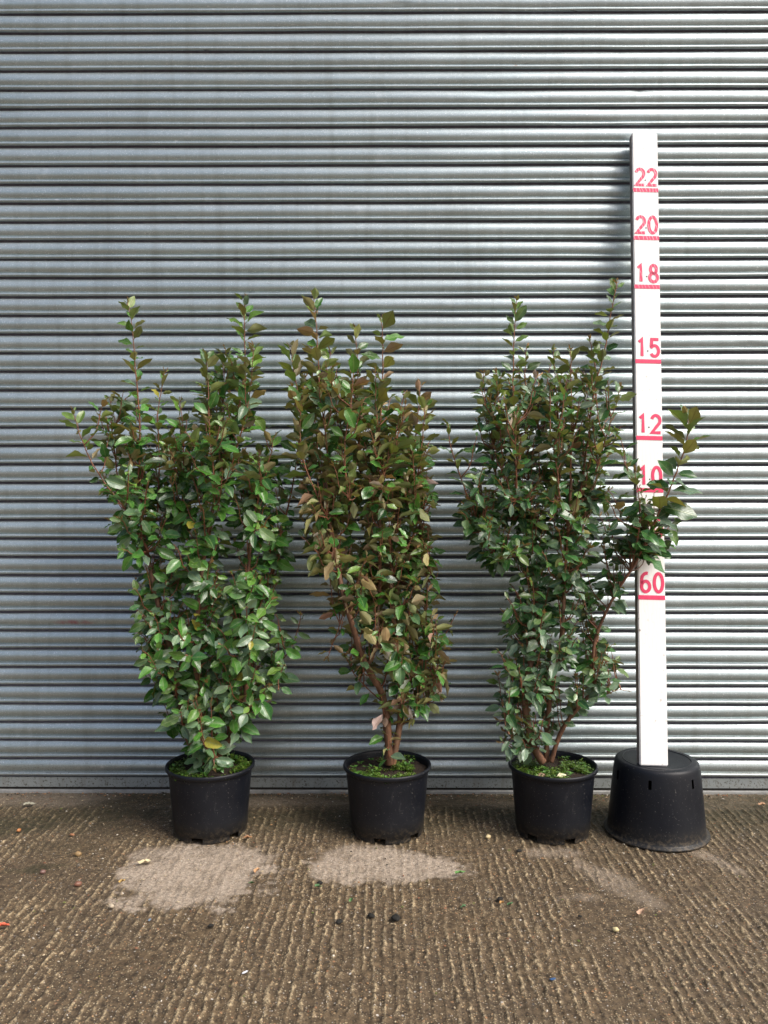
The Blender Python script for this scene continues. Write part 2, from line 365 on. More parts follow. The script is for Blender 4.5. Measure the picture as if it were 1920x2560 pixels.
# ------------------------------------------------------------ roller shutter
def make_shutter():
    root = empty('roller_shutter', (0, 0, 0))
    tag(root, 'galvanised steel roller shutter of curved horizontal slats filling the whole background', 'roller shutter')
    pitch = .0762; z0 = .0525
    prof = []                                   # (t from top of slat, outward mm)
    for i in range(13):
        s = i / 12; prof.append((.015 + .655 * s, 2.6 + 10.5 * math.sin(math.pi * min(1, s * .94 + .02)) ** .80))
    prof += [(.682, 2.4), (.690, 6.4), (.705, 10.2), (.735, 12.2), (.775, 12.9), (.82, 12.4), (.855, 10.2), (.872, 7.0), (.875, 2.0), (.885, -6), (.92, -7), (.955, -6), (.985, -4), (.995, -2), (1.0, 1.5)]
    xs = np.arange(-4.2, 4.21, .035); n = 56
    rows = []; off = []
    for kx in range(n - 1, -1, -1):
        top = z0 + .006 + (kx + 1) * pitch
        for t, o in prof: rows.append(top - t * pitch); off.append((o, kx, t))
    Z = np.array(rows)[:, None] + 0 * xs[None, :]; Xg = xs[None, :] + 0 * Z
    o_ = np.array([a for a, b, c in off])[:, None] * .001; ks = np.array([b for a, b, c in off])[:, None].astype(float)
    wav = .0016 * (fbm(Xg * 1.6, ks * 7.3, 3, 81) - .5) * 2 + .0004 * (fbm(Xg * 9, ks * 5.1, 2, 85) - .5) * 2
    zw = .0030 * (fbm(Xg * .9, ks * 3.7 + 40, 3, 87) - .5) * 2 + .0006 * (fbm(Xg * 7, ks * 3.1, 2, 89) - .5) * 2
    Yg = -(o_ + wav * (o_ > 0)); Z = Z + zw
    # small dents
    for px, py, r, d in ((992, 14, .012, .004), (1190, 905, .014, .003), (1875, 862, .010, .004), (1600, 229, .018, .003), (1250, 235, .12, .002), (1450, 310, .15, .0025), (1000, 1320, .02, .003)):
        p = at(px, py, 0); g = np.exp(-(((Xg - p.x) / r) ** 2 + ((Z - p.z) / min(r, .014)) ** 2)); Yg = Yg + 1.6 * d * g
    V = np.stack([Xg, Yg, Z], -1).reshape(-1, 3)
    cur = np_mesh('slat_curtain', V, grid_quads(len(rows), len(xs))[:, ::-1], M['steel'], root)
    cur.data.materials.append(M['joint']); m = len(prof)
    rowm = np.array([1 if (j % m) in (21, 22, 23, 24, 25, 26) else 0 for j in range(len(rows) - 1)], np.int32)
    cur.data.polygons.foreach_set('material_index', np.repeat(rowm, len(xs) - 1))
    # bottom rail: flat plate, dark seal, thin ledge
    def bar(name, pr, mat):
        VV = []; FF = []; nx = 60
        for i in range(nx + 1):
            x = -4.2 + 8.4 * i / nx
            for (y, z) in pr: VV.append((x, y, z))
        m = len(pr)
        for i in range(nx):
            for j in range(m): FF.append((i * m + j, i * m + (j + 1) % m, (i + 1) * m + (j + 1) % m, (i + 1) * m + j))
        FF.append(tuple(range(m))[::-1]); FF.append(tuple(nx * m + j for j in range(m)))
        return mesh_obj(name, VV, FF, mat, root, smooth=False)
    bar('bottom_plate', [(-.006, .060), (-.006, .0195), (.02, .0195), (.02, .060)], M['plate'])
    bar('rubber_seal', [(-.001, .0193), (-.001, .009), (.02, .009), (.02, .0193)], M['rubber'])
    bar('bottom_rail', [(-.010, .0088), (-.014, .006), (-.014, -.004), (.02, -.004), (.02, .0088)], M['rail'])
    return root
make_shutter()

# ------------------------------------------------------------ pots
def lathe(prof, seg=120, skip=None, closed=False):
    V = []; Fs = []
    for r, z in prof:
        for i in range(seg):
            a = 2 * math.pi * i / seg; V.append((r * math.sin(a), -r * math.cos(a), z))     # angle 0 faces the camera
    n = len(prof)
    for j in range(n - 1):
        for i in range(seg):
            if skip and skip(j, (i + .5) * 360 / seg): continue
            i2 = (i + 1) % seg
            Fs.append((j * seg + i, j * seg + i2, (j + 1) * seg + i2, (j + 1) * seg + i))
    return V, Fs
def in_slots(a, centres, half):
    return any(abs((a - c + 180) % 360 - 180) < half for c in centres)

def leaf_batch_mesh(name, L, mat, parent, rows=7):
    """L: list of dict(p, d, n, len, wid, up, un, fold, wave, ph, curl)  -> one mesh of leaves"""
    ts = np.array([0, .10, .24, .40, .56, .72, .86, 1.0]); us = np.array([-1, -.5, 0, .5, 1.0])
    wprof = np.array([.05, .42, .80, .99, 1.0, .84, .52, .06])
    n = len(L); nr, nc = len(ts), len(us); Q0 = grid_quads(nr, nc)
    V = np.zeros((n, nr, nc, 3)); up = np.zeros((n, 3)); un = np.zeros((n, 3))
    for i, l in enumerate(L):
        d = np.array(l['d']); d /= np.linalg.norm(d); nn = np.array(l['n']); nn = nn - nn.dot(d) * d; nn /= (np.linalg.norm(nn) + 1e-9)
        s = np.cross(d, nn)
        T, U = np.meshgrid(ts, us, indexing='ij'); W = (wprof ** l['wp'] * (1 + .10 * np.sin(ts * 9 + l['ph'])))[:, None] * l['wid'] * .5
        x = U * W * (1 - .10 * l['fold'])
        z = np.abs(U) * W * l['fold'] + l['wave'] * l['len'] * np.abs(U) ** 2 * np.sin(T * l['fr'] + l['ph'] + (U > 0) * l['ph2']) * (wprof[:, None] ** .5) \
            - l['curl'] * l['len'] * T ** 2
        y = T * l['len']
        x = x + (l['bend'] * l['len'] * T ** 2)
        V[i] = np.array(l['p']) + x[..., None] * s + y[..., None] * d + z[..., None] * nn
        up[i] = l['up']; un[i] = l['un']
    Q = (Q0[None] + (np.arange(n) * nr * nc)[:, None, None]).reshape(-1, 4)
    o = np_mesh(name, V.reshape(-1, 3), Q, mat, parent)
    me = o.data
    for nm, c in (('upper', up), ('under', un)):
        a = me.color_attributes.new(nm, 'FLOAT_COLOR', 'POINT')
        cc = np.concatenate([np.repeat(c, nr * nc, 0), np.ones((n * nr * nc, 1))], 1).astype(np.float32)
        a.data.foreach_set('color', cc.ravel())
    uvl = me.uv_layers.new(name='UVMap')
    T, U = np.meshgrid(ts, (us + 1) / 2, indexing='ij'); uv = np.stack([U, T], -1).reshape(-1, 2)
    vi = np.empty(len(me.loops), np.int32); me.loops.foreach_get('vertex_index', vi)
    uvl.data.foreach_set('uv', uv[vi % (nr * nc)].astype(np.float32).ravel())
    return o
def mk_leaf(p, d, n, ln, up, un, wr=None, fold=None, wave=None):
    return dict(p=p, d=d, n=n, len=ln, wid=ln * (wr or random.uniform(.43, .62)), up=up, un=un,
                fold=random.uniform(.10, .60) if fold is None else fold, wave=random.uniform(.025, .085) if wave is None else wave, fr=random.uniform(9, 17),
                ph=random.uniform(0, 6.3), ph2=random.uniform(0, 3), curl=random.uniform(-.10, .30), bend=random.uniform(-.14, .14), wp=random.uniform(.75, 1.6))

POT_Y = -.385
def make_pot(px, notch0, label, seed, weed_n, bare):
    p = at(px, 1912, POT_Y); c = Vector((p.x, POT_Y, 0)); rnd = random.Random(seed)
    root = empty('plant_pot', c); tag(root, label, 'plant pot', 'black pots with shrubs')
    cen = [notch0 + 60 * k for k in range(6)]
    H = .248
    prof = [(.131, 0), (.132, .006), (.133, .020), (.1345, .021), (.138, .07), (.143, .13), (.149, .20), (.1515, .228), (.1525, H - .018), (.158, H - .017), (.1615, H - .013), (.1625, H - .006), (.161, H - .001), (.158, H),
            (.154, H - .002), (.1515, H - .010), (.150, H - .04), (.147, H - .06)]
    V, Fs = lathe(prof, 144, lambda j, a: j in (0, 1) and in_slots(a, cen, 9))
    # inset floor closing the pot above its feet
    n = len(V); V += [(.1335 * math.sin(2 * math.pi * i / 144), -.1335 * math.cos(2 * math.pi * i / 144), .0205) for i in range(144)]
    Fs.append(tuple(range(n, n + 144)))
    mesh_obj('pot_body', V, Fs, M['pot'], root)
    # soil
    rs = [.002] + [.0125 * k for k in range(1, 13)]; V = []; Fs = []
    def sz(x, y):
        return H - .026 + .010 * (float(fbm(np.array(x * 28 + seed), np.array(y * 28), 3, seed)) - .5) + .012 * math.exp(-((x - .0) ** 2 + y * y) / .002)
    for r in rs:
        for i in range(48):
            a = 2 * math.pi * i / 48; x, y = min(r, .1495) * math.sin(a), -min(r, .1495) * math.cos(a); V.append((x, y, sz(x, y)))
    for j in range(len(rs) - 1):
        for i in range(48):
            Fs.append((j * 48 + i, j * 48 + (i + 1) % 48, (j + 1) * 48 + (i + 1) % 48, (j + 1) * 48 + i))
    Fs.append(tuple(range(48))[::-1])
    mesh_obj('soil', V, Fs, M['soil'], root)
    # weeds and moss growing on the soil
    L = []
    clumps = []
    for k in range(weed_n):
        a = rnd.uniform(0, 6.283); r = .145 * math.sqrt(rnd.uniform(.05, 1))
        x, y = r * math.sin(a), -r * math.cos(a)
        if float(fbm(np.array(x * 17 + 5 + seed), np.array(y * 17), 2, seed + 3)) < bare + .06: continue
        clumps.append((x, y))
    for x, y in clumps:
        z = sz(x, y); k = rnd.randint(4, 8); hgt = rnd.uniform(.003, .020)
        tone = rnd.uniform(.6, 1.3); yel = rnd.uniform(0, .6)
        for q in range(k):
            a = rnd.uniform(0, 6.283); e = rnd.uniform(.1, .9); d = (math.cos(a), math.sin(a), e)
            tone *= 1.05; g = ((.05 + .07 * yel) * tone, .14 * tone, .015 * tone)
            L.append(mk_leaf((x + rnd.gauss(0, .004), y + rnd.gauss(0, .004), z + hgt * rnd.uniform(.2, 1)), d, (0, 0, 1), rnd.uniform(.004, .0095), g, g, wr=.75, fold=.1, wave=0))
    for k in range(9):
        a = rnd.uniform(0, 6.283); r = rnd.uniform(.05, .135); x, y = r * math.sin(a), -r * math.cos(a); z = sz(x, y)
        for q in range(rnd.randint(3, 6)):
            b = rnd.uniform(0, 6.283); g = (.07, .19, .03)
            L.append(mk_leaf((x, y, z + .014), (math.cos(b), math.sin(b), .5), (0, 0, 1), rnd.uniform(.012, .02), g, g, wr=.6))
    o = leaf_batch_mesh('weeds', L, M['leaf'], root); o['kind'] = 'stuff'
    return c, root
pots = [make_pot(526, -8, 'black plastic pot holding the leftmost shrub, dry pale patch on concrete before it', 3, 1300, .42),
        make_pot(968, -12, 'black plastic pot holding the bronze-leaved middle shrub with bare forked base', 5, 1400, .41),
        make_pot(1382, 16, 'black plastic pot of the shrub nearest the measuring stick, pale dead leaves on its soil', 8, 1300, .43)]

def make_upturned():
    p = at(1640, 1960, POT_Y); root = empty('upturned_pot', (p.x, POT_Y - .005, 0))
    tag(root, 'large black plastic pot turned upside down as base for the measuring stick', 'pot')
    cen = [-26, 34, -78, 94, 154, 214]; H = .268
    prof = [(.178, .0), (.186, .001), (.1875, .0045), (.186, .009), (.178, .0105), (.1745, .0165), (.1725, .03), (.166, .10), (.1605, .16), (.1562, .203), (.1525, .234), (.1508, .246), (.1485, .256), (.1460, .2625), (.141, H - .002), (.136, H),
            (.10, H - .003), (.06, H - .004), (.02, H - .004), (.001, H - .004)]
    V, Fs = lathe(prof, 180, lambda j, a: j == 9 and in_slots(a, cen, 2.5))
    mesh_obj('pot_body', V, Fs, M['pot'], root)
    # raised rings and ribs pressed into the base
    V, Fs = lathe([(.118, H - .005), (.119, H + .0005), (.123, H + .0005), (.124, H - .005)], 120)
    mesh_obj('base_ring', V, Fs, M['pot'], root)
    return root
make_upturned()

# ------------------------------------------------------------ measuring stick
def make_stick():
    T = .042; W = .0505; Lh = 2.445
    b = at(1635.5, 1912, -.468); t = at(1612.5, 328, -.070)
    side = math.atan2(t.x - b.x, 2.44); lean = math.atan2(t.y - b.y, t.z - b.z)
    root = empty('measuring_stick', (b.x, b.y, .2665), (-lean, side, 0))
    tag(root, 'tall white wooden measuring stick with pink-red height numbers leaning on the shutter', 'measuring stick')
    import bmesh
    bm = bmesh.new(); bmesh.ops.create_cube(bm, size=1.0)
    for v in bm.verts: v.co = Vector((v.co.x * 2 * W, v.co.y * T + T / 2, (v.co.z + .5) * Lh))
    bmesh.ops.bevel(bm, geom=bm.edges[:], offset=.0035, segments=3, affect='EDGES')
    me = bpy.data.meshes.new('board'); bm.to_mesh(me); bm.free(); me.materials.append(M['white'])
    me.materials.append(M['sidewood'])
    for f in me.polygons:
        if abs(f.normal.x) > .9: f.material_index = 1
    link(bpy.data.objects.new('board', me), root)
    Yf = -.0012
    def arc(cx, cy, rx, ry, a0, a1, n=18):
        return [(cx + rx * math.cos(R(a0 + (a1 - a0) * i / n)), cy + ry * math.sin(R(a0 + (a1 - a0) * i / n))) for i in range(n + 1)]
    G = {   # unit glyphs: x 0..1, y 0..1
        '2': [arc(.5, .70, .40, .27, 165, -35, 16) + [(.62, .40), (.10, .03), (.94, .03)]],
        '0': [arc(.5, .5, .40, .47, 90, 450, 36)],
        '1': [[(.22, .80), (.52, .97), (.52, .02)]],
        '8': [arc(.5, .735, .30, .235, 90, 450, 28), arc(.5, .26, .39, .245, 90, 450, 28)],
        '5': [[(.88, .97), (.22, .97), (.17, .56)] + arc(.48, .32, .40, .30, 132, -150, 20)],
        '6': [arc(.62, .60, .50, .38, 78, 165, 10) + [(.11, .40)], arc(.5, .29, .39, .27, 90, 450, 30)],
    }
    def ribbon(pts, sw, closed):
        V = []; Fs = []
        n = len(pts)
        for i, (x, y) in enumerate(pts):
            if closed: a = pts[(i - 1) % (n - 1)]; c = pts[(i + 1) % (n - 1)] if i < n - 1 else pts[1]
            else: a = pts[max(0, i - 1)]; c = pts[min(n - 1, i + 1)]
            d1 = Vector((x - a[0], y - a[1])); d2 = Vector((c[0] - x, c[1] - y))
            if d1.length < 1e-9: d1 = d2
            if d2.length < 1e-9: d2 = d1
            d1.normalize(); d2.normalize(); d = (d1 + d2)
            if d.length < .2: d = d2.copy()
            d.normalize(); k = 1 / max(.55, d.dot(d2)); nx, ny = -d.y * sw * k, d.x * sw * k
            V += [(x + nx, Yf, y + ny), (x - nx, Yf, y - ny)]
        for i in range(n - 1): Fs.append((2 * i, 2 * i + 1, 2 * i + 3, 2 * i + 2))
        return V, Fs
    def numeral(ch, x0, z0, wd, hg, label):
        V = []; Fs = []
        for st in G[ch]:
            pts = [(x0 + a * wd, z0 + b_ * hg) for a, b_ in st]
            v, f = ribbon(pts, .0060, abs(st[0][0] - st[-1][0]) < 1e-6 and abs(st[0][1] - st[-1][1]) < 1e-6)
            k = len(V); V += v; Fs += [tuple(q + k for q in ff) for ff in f]
        n = len(V)     # give the paint a little thickness
        V += [(a, -.0002, c) for a, b_, c in V]
        Fs += [tuple(q + n for q in ff)[::-1] for ff in Fs]
        o = mesh_obj('numeral', V, Fs, M['red'], root, smooth=False); o['label'] = label
    def box(name, x0, x1, z0, z1, label, mat, y=Yf):
        V = [(x, yy, z) for yy in (y, -.0001) for x, z in ((x0, z0), (x1, z0 + .0004), (x1, z1 + .0005), (x0, z1))]
        Fs = [(0, 1, 2, 3), (4, 7, 6, 5), (0, 4, 5, 1), (1, 5, 6, 2), (2, 6, 7, 3), (3, 7, 4, 0)]
        o = mesh_obj(name, V, Fs, mat, root, smooth=False)
        if label: o['label'] = label
    for txt, m, dot in (('60', .6, 0), ('80', .8, 0), ('10', 1.0, 1), ('12', 1.2, 1), ('15', 1.5, 1), ('18', 1.8, 1), ('20', 2.0, 1), ('22', 2.2, 1)):
        nice = txt if not dot else txt[0] + '.' + txt[1]
        box('mark_line', -W + .001, W - .0012, m - .0080, m + .0080, 'red line under the number ' + nice, M['red'])
        z0 = m + .0195; hg = .071
        x0 = -.041 if txt[0] != '1' else -.043
        numeral(txt[0], x0, z0, .0385, hg, 'red digit ' + txt[0] + ' of ' + nice)
        numeral(txt[1], .0065, z0, .0385, hg, 'red digit ' + txt[1] + ' of ' + nice)
        if dot: box('decimal_point', -.0032, .0012, z0 + .020, z0 + .0242, 'small dark dot in ' + nice, M['rubber'])
    # screw hole / knot on the left edge
    kz = 1.0 * (1912 - 1593) / 665
    V, Fs = [], []
    for i in range(14):
        a = 6.283 * i / 14; V.append((-.0465 + .0042 * math.cos(a), -.0004, kz + .0045 * math.sin(a)))
    Fs.append(tuple(range(14)))
    mesh_obj('knot', V, Fs, M['sidewood'], root)
make_stick()
# ------------------------------------------------------------ shrubs
def resample(pts, step):
    out = [pts[0].copy()]
    for a, b in zip(pts[:-1], pts[1:]):
        L = (b - a).length; n = max(1, int(L / step))
        for i in range(1, n + 1): out.append(a.lerp(b, i / n))
    return out
def smooth_path(pts, it=2):
    for _ in range(it):
        q = [pts[0]]
        for a, b in zip(pts[:-1], pts[1:]): q += [a.lerp(b, .25), a.lerp(b, .75)]
        q.append(pts[-1]); pts = q
    return pts
def tube(V, Fs, pts, r0, r1, seg=8, wob=0.0):
    n = len(pts); base = len(V); prev = None
    for i, p in enumerate(pts):
        t = (pts[min(n - 1, i + 1)] - pts[max(0, i - 1)]).normalized()
        if prev is None: a = t.orthogonal().normalized()
        else: a = (prev - t * prev.dot(t)).normalized()
        prev = a; b = t.cross(a); r = r0 + (r1 - r0) * i / max(1, n - 1)
        r *= 1 + wob * random.uniform(-1, 1)
        for k in range(seg):
            an = 2 * math.pi * k / seg; V.append(p + a * (r * math.cos(an)) + b * (r * math.sin(an)))
    for i in range(n - 1):
        for k in range(seg):
            Fs.append((base + i * seg + k, base + i * seg + (k + 1) % seg, base + (i + 1) * seg + (k + 1) % seg, base + (i + 1) * seg + k))
    Fs.append(tuple(base + k for k in range(seg))[::-1]); Fs.append(tuple(base + (n - 1) * seg + k for k in range(seg)))
def inpoly(x, y, P):
    c = False; j = len(P) - 1
    for i in range(len(P)):
        if (P[i][1] > y) != (P[j][1] > y) and x < (P[j][0] - P[i][0]) * (y - P[i][1]) / (P[j][1] - P[i][1]) + P[i][0]: c = not c
        j = i
    return c

def make_shrub(label, base, mains, shoots, zones, light_lo, light_hi, palette, z_split=(1.02, 1.5), leaf_len=.061, clear=None):
    """mains: [(points[(px,py,dy)], r0, r1)], shoots: [(points, dens)], zones: [(polygon, number of twigs, depth spread)]"""
    root = empty('evergreen_shrub', (base.x, base.y, .225)); tag(root, label, 'shrub', 'potted evergreen shrubs')
    off = Vector((base.x, base.y, .225)); y0 = base.y
    L = []; TV = []; TF = []; anchors = []
    def col(z, tipf, rnd):
        up, un = palette(z, tipf, rnd); return up, un
    def leaves_along(pts, ln0, spacing, start=0.0, tip=True, droop=None):
        pl = resample(pts, .004); n = len(pl); acc = 0; ang = random.uniform(0, 6.28); nxt = start
        tot = sum((b - a).length for a, b in zip(pl[:-1], pl[1:])); s = 0
        for i in range(1, n):
            s += (pl[i] - pl[i - 1]).length
            if s < nxt: continue
            nxt = s + spacing * random.uniform(.75, 1.3)
            rem = (tot - s) / tot; ax = (pl[i] - pl[i - 1]).normalized()
            ang += 2.4 + random.uniform(-.5, .5)
            a = ax.orthogonal().normalized(); b = ax.cross(a); rad = a * math.cos(ang) + b * math.sin(ang)
            p = pl[i]; z = p.z; f = min(1, max(0, (z - z_split[0]) / (z_split[1] - z_split[0])))
            f = min(1, max(0, f + random.gauss(0, .18)))
            lt = (light_lo.lerp(light_hi, f) + Vector((random.gauss(0, .38), random.gauss(0, .38), random.gauss(0, .30)))).normalized()
            if random.random() < .22: lt = (Vector((.2, -.75, .6)) + Vector((random.gauss(0, .3), random.gauss(0, .3), random.gauss(0, .3)))).normalized()
            asc = random.uniform(.25, .85) if f > .5 else random.uniform(-.15, .55)
            if rem < .12: asc += .7
            g = (-.55 * (1 - f) + .06) if droop is None else droop
            d = (rad + ax * asc + Vector((0, 0, g)) + light_lo * (.25 * (1 - f))).normalized()
            ln = ln0 * 1.0 * random.choice((.62, .78, .9, 1, 1.05, 1.2)) * random.uniform(.85, 1.12) * min(1, .35 + (tot - s) / .07)
            p2 = p + d * .007
            if p2.y > -.045 or (clear and clear(p2)): continue
            up, un = col(z, rem, random)
            nn = lt - d * lt.dot(d)
            if nn.length < .15: nn = Vector((0, 0, 1))
            L.append(mk_leaf((p2 - off)[:], d[:], nn.normalized()[:], ln, up, un))
            tube(TV, TF, [p - off, p2 + d * .004 - off], .0011, .0008, 4)
        if tip:
            p = pl[-1]; ax = (pl[-1] - pl[-3]).normalized()
            for q in range(random.randint(2, 3)):
                d = (ax + Vector((random.gauss(0, .45), random.gauss(0, .45), .1))).normalized()
                o = random.uniform(.7, 1.1)
                up = (.33 * o, .21 * o, .09 * o); un = (.46 * o, .27 * o, .12 * o)
                L.append(mk_leaf((p - off)[:], d[:], (ax.orthogonal() + Vector((0, -.3, .4)))[:], random.uniform(.014, .030), up, un, wr=.32))
    def P3(pts): return [at(px, py, y0 + dy) for px, py, dy in pts]
    for pts, r0, r1 in mains:
        q = smooth_path(P3(pts), 2); V = []; Fs = []
        tube(V, Fs, [v - off for v in resample(q, .012)], r0, r1, 10, .05)
        mesh_obj('stem', V, Fs, M['bark'], root)
        anchors += [(v, i / len(q)) for i, v in enumerate(q)]
    for pts, r0, dens, ln in shoots:
        q = smooth_path(P3(pts), 2); q = [v + Vector((random.gauss(0, .0012), random.gauss(0, .0012), 0)) for v in q]
        tube(TV, TF, [v - off for v in resample(q, .015)], r0, .0012, 6)
        anchors += [(v, .8) for v in q[:int(len(q) * .8)]]
        leaves_along(q, ln * 1.12, dens * .72, start=.02 if dens < .03 else .05)
    AN = np.array([a[:] for a, _ in anchors])
    for poly, cnt, spread in zones:
        xs = [p[0] for p in poly]; ys = [p[1] for p in poly]; k = 0; tries = 0
        cnt = int(cnt * 1.75)
        while k < cnt and tries < cnt * 60:
            tries += 1
            px, py = random.uniform(min(xs), max(xs)), random.uniform(min(ys), max(ys))
            if not inpoly(px, py, poly): continue
            k += 1
            dy = random.gauss(0, spread); dy = max(-.24, min(.24, dy))
            tip = at(px, py, y0 + dy)
            if tip.y > -.09: tip.y = -.09 - random.uniform(0, .06)
            # nearest anchor that lies a little below the tip
            dd = AN - np.array(tip[:]); dist = np.sqrt((dd[:, 0] * 1.15) ** 2 + dd[:, 1] ** 2 + ((dd[:, 2] + .10) * .9) ** 2)
            a = Vector(AN[int(dist.argmin())]); v = tip - a
            if v.length < .05: a = tip - Vector((random.gauss(0, .03), random.gauss(0, .03), .09)); v = tip - a
            if v.length > .30: a = tip - v.normalized() * .30; v = tip - a
            m1 = a + v * .4 + Vector((v.x * .25, v.y * .25, -.012)); m2 = a + v * .8 + Vector((0, 0, -.004))
            q = smooth_path([a, m1, m2, tip], 1)
            tube(TV, TF, [w_ - off for w_ in q], .0026, .0010, 5)
            leaves_along(q, leaf_len, .0165, start=.012 if v.length < .12 else v.length * .25, tip=random.random() < .35)
    mesh_obj('twigs', TV, TF, M['twig'], root)
    leaf_batch_mesh('foliage', L, M['leaf'], root)
    print(label[:20], 'leaves', len(L), 'twig faces', len(TF))
    return root

def lerp3(a, b, t): return tuple(x + (y - x) * t for x, y in zip(a, b))
def pal(greens, bronze, brown_p, bloom):
    def f(z, rem, rnd):
        r = rnd.random(); o = rnd.uniform(.65, 1.3)
        up = lerp3(greens[0], greens[1], rnd.random())
        if rnd.random() < bloom * max(0, min(1, (1.0 - z) * 1.6)): up = lerp3(up, (.17, .26, .17), rnd.uniform(.4, 1))
        elif rnd.random() < bloom * .35: up = lerp3(up, (.13, .20, .14), rnd.uniform(.3, 1))
        if rem < .3: up = lerp3(up, (.16, .24, .04), rnd.uniform(0, .7))
        if r < .005: up = (.34, .31, .05)
        un = lerp3(bronze[0], bronze[1], rnd.random())
        if rnd.random() < brown_p: un = lerp3(un, (.31, .22, .125), rnd.uniform(.3, 1))
        if rnd.random() < .05: un = (.42, .40, .30)
        return tuple(c * o for c in up), tuple(c * rnd.uniform(.8, 1.2) for c in un)
    return f
GR = ((.026, .105, .024), (.085, .245, .036))
BZ = ((.17, .205, .062), (.27, .295, .115))

# --- leftmost shrub
mains = [([(505, 1912, 0), (484, 1880, .0), (466, 1830, -.01), (455, 1775, -.02), (446, 1700, -.02), (420, 1600, -.02), (392, 1500, 0), (372, 1400, .02), (350, 1300, .03), (345, 1200, .03)], .0145, .005),
         ([(525, 1912, .0), (560, 1868, .0), (592, 1822, -.02), (612, 1765, -.03), (618, 1700, -.04), (612, 1600, -.05), (612, 1500, -.04), (622, 1420, -.02), (630, 1300, .0)], .0125, .005),
         ([(512, 1912, .03), (500, 1800, .05), (490, 1700, -.02), (490, 1620, -.06), (495, 1520, -.07), (508, 1400, -.06), (530, 1280, -.05), (555, 1160, -.04)], .0120, .005),
         ([(560, 1868, .02), (600, 1750, .08), (640, 1640, .08), (665, 1500, .06), (705, 1350, .05)], .008, .004)]
shoots = [([(345, 1210, .02), (352, 1100, .0), (345, 990, -.02), (334, 870, -.02), (330, 810, -.03), (318, 757, -.03)], .004, .016, .056),
          ([(372, 1380, -.02), (320, 1280, -.05), (262, 1210, -.07), (225, 1150, -.09), (200, 1090, -.10), (182, 1026, -.10)], .004, .022, .050),
          ([(392, 1300, .04), (400, 1150, .05), (392, 1040, .05), (402, 980, .05), (411, 932, .05)], .0035, .018, .048),
          ([(555, 1160, -.04), (590, 1050, -.05), (612, 940, -.05), (612, 840, -.05), (610, 748, -.05)], .004, .014, .060),
          ([(540, 1200, .04), (555, 1040, .04), (560, 950, .04), (563, 875, .04)], .0035, .014, .056),
          ([(575, 1180, -.08), (610, 1060, -.10), (628, 960, -.10), (634, 866, -.10)], .0035, .014, .060),
          ([(545, 1280, -.10), (535, 1180, -.12), (526, 1110, -.13), (522, 1050, -.13)], .0035, .015, .052),
          ([(450, 1300, .04), (462, 1180, .03), (458, 1080, .03), (450, 1005, .03)], .0035, .018, .052),
          ([(620, 1350, -.06), (650, 1230, -.08), (675, 1150, -.08), (685, 1092, -.08)], .0035, .016, .054),
          ([(520, 1250, .08), (515, 1100, .08), (520, 980, .08), (515, 888, .08)], .0035, .014, .054),
          ([(300, 1230, .05), (285, 1130, .05), (290, 1050, .05), (275, 1000, .05)], .003, .016, .052),
          ([(630, 1560, .04), (662, 1480, .04), (690, 1400, .03), (712, 1300, .02), (735, 1200, .0), (748, 1110, -.02), (752, 1040, -.04), (740, 960, -.05), (725, 868, -.05)], .005, .016, .060),
          ([(640, 1720, .02), (700, 1660, .03), (735, 1610, .03), (752, 1540, .03)], .003, .024, .042),
          ([(560, 1900, -.06), (535, 1890, -.10), (535, 1912, -.12)], .003, .018, .045)]
zones = [([(235, 1010), (330, 970), (400, 1040), (465, 1030), (520, 930), (570, 890), (635, 880), (655, 960), (660, 1060), (665, 1200), (560, 1230), (400, 1230), (270, 1200), (240, 1100)], 62, .10),
         ([(250, 1180), (400, 1120), (665, 1130), (715, 1250), (720, 1350), (700, 1430), (330, 1440), (290, 1350), (260, 1260)], 84, .11),
         ([(320, 1420), (700, 1420), (700, 1540), (720, 1640), (700, 1740), (640, 1790), (440, 1790), (375, 1730), (345, 1620)], 105, .10),
         ([(480, 1700), (620, 1680), (640, 1760), (580, 1820), (555, 1900), (500, 1890), (480, 1790)], 30, .05)]
make_shrub('broad leafy green shrub in the leftmost pot, dense glossy leaves down to the soil', pots[0][0], mains, shoots, zones,
           Vector((.1, -.9, .45)), Vector((.15, .40, .9)), pal(GR, BZ, .08, .45))

# --- middle shrub
mains = [([(973, 1912, 0), (971, 1849, 0), (966, 1780, -.01), (954, 1727, -.03), (932, 1695, -.05), (916, 1662, -.06), (895, 1613, -.07), (883, 1569, -.08), (867, 1520, -.09), (855, 1475, -.09), (850, 1442, -.08), (834, 1381, -.06), (822, 1300, -.05), (815, 1200, -.04)], .0150, .005),
         ([(914, 1664, -.06), (930, 1650, -.07), (940, 1601, -.07), (944, 1544, -.06), (948, 1483, -.05), (950, 1422, -.04), (952, 1341, -.04), (944, 1200, -.03), (938, 1110, -.02)], .0080, .004),
         ([(981, 1912, .01), (993, 1849, .01), (1001, 1800, .01), (1003, 1748, 0), (1013, 1715, 0), (1009, 1687, -.01), (999, 1646, -.03), (991, 1585, -.04), (981, 1528, -.05), (977, 1471, -.05), (979, 1402, -.04), (981, 1341, -.03), (1000, 1200, -.01)], .0135, .004),
         ([(1001, 1813, .01), (1046, 1788, .02), (1074, 1739, .02), (1082, 1691, .02), (1082, 1638, .02), (1074, 1597, .02), (1064, 1544, .02), (1066, 1503, .02)], .0040, .0025),
         ([(1003, 1760, 0), (1030, 1700, .06), (1045, 1600, .08), (1040, 1450, .08), (1050, 1300, .08)], .007, .004)]
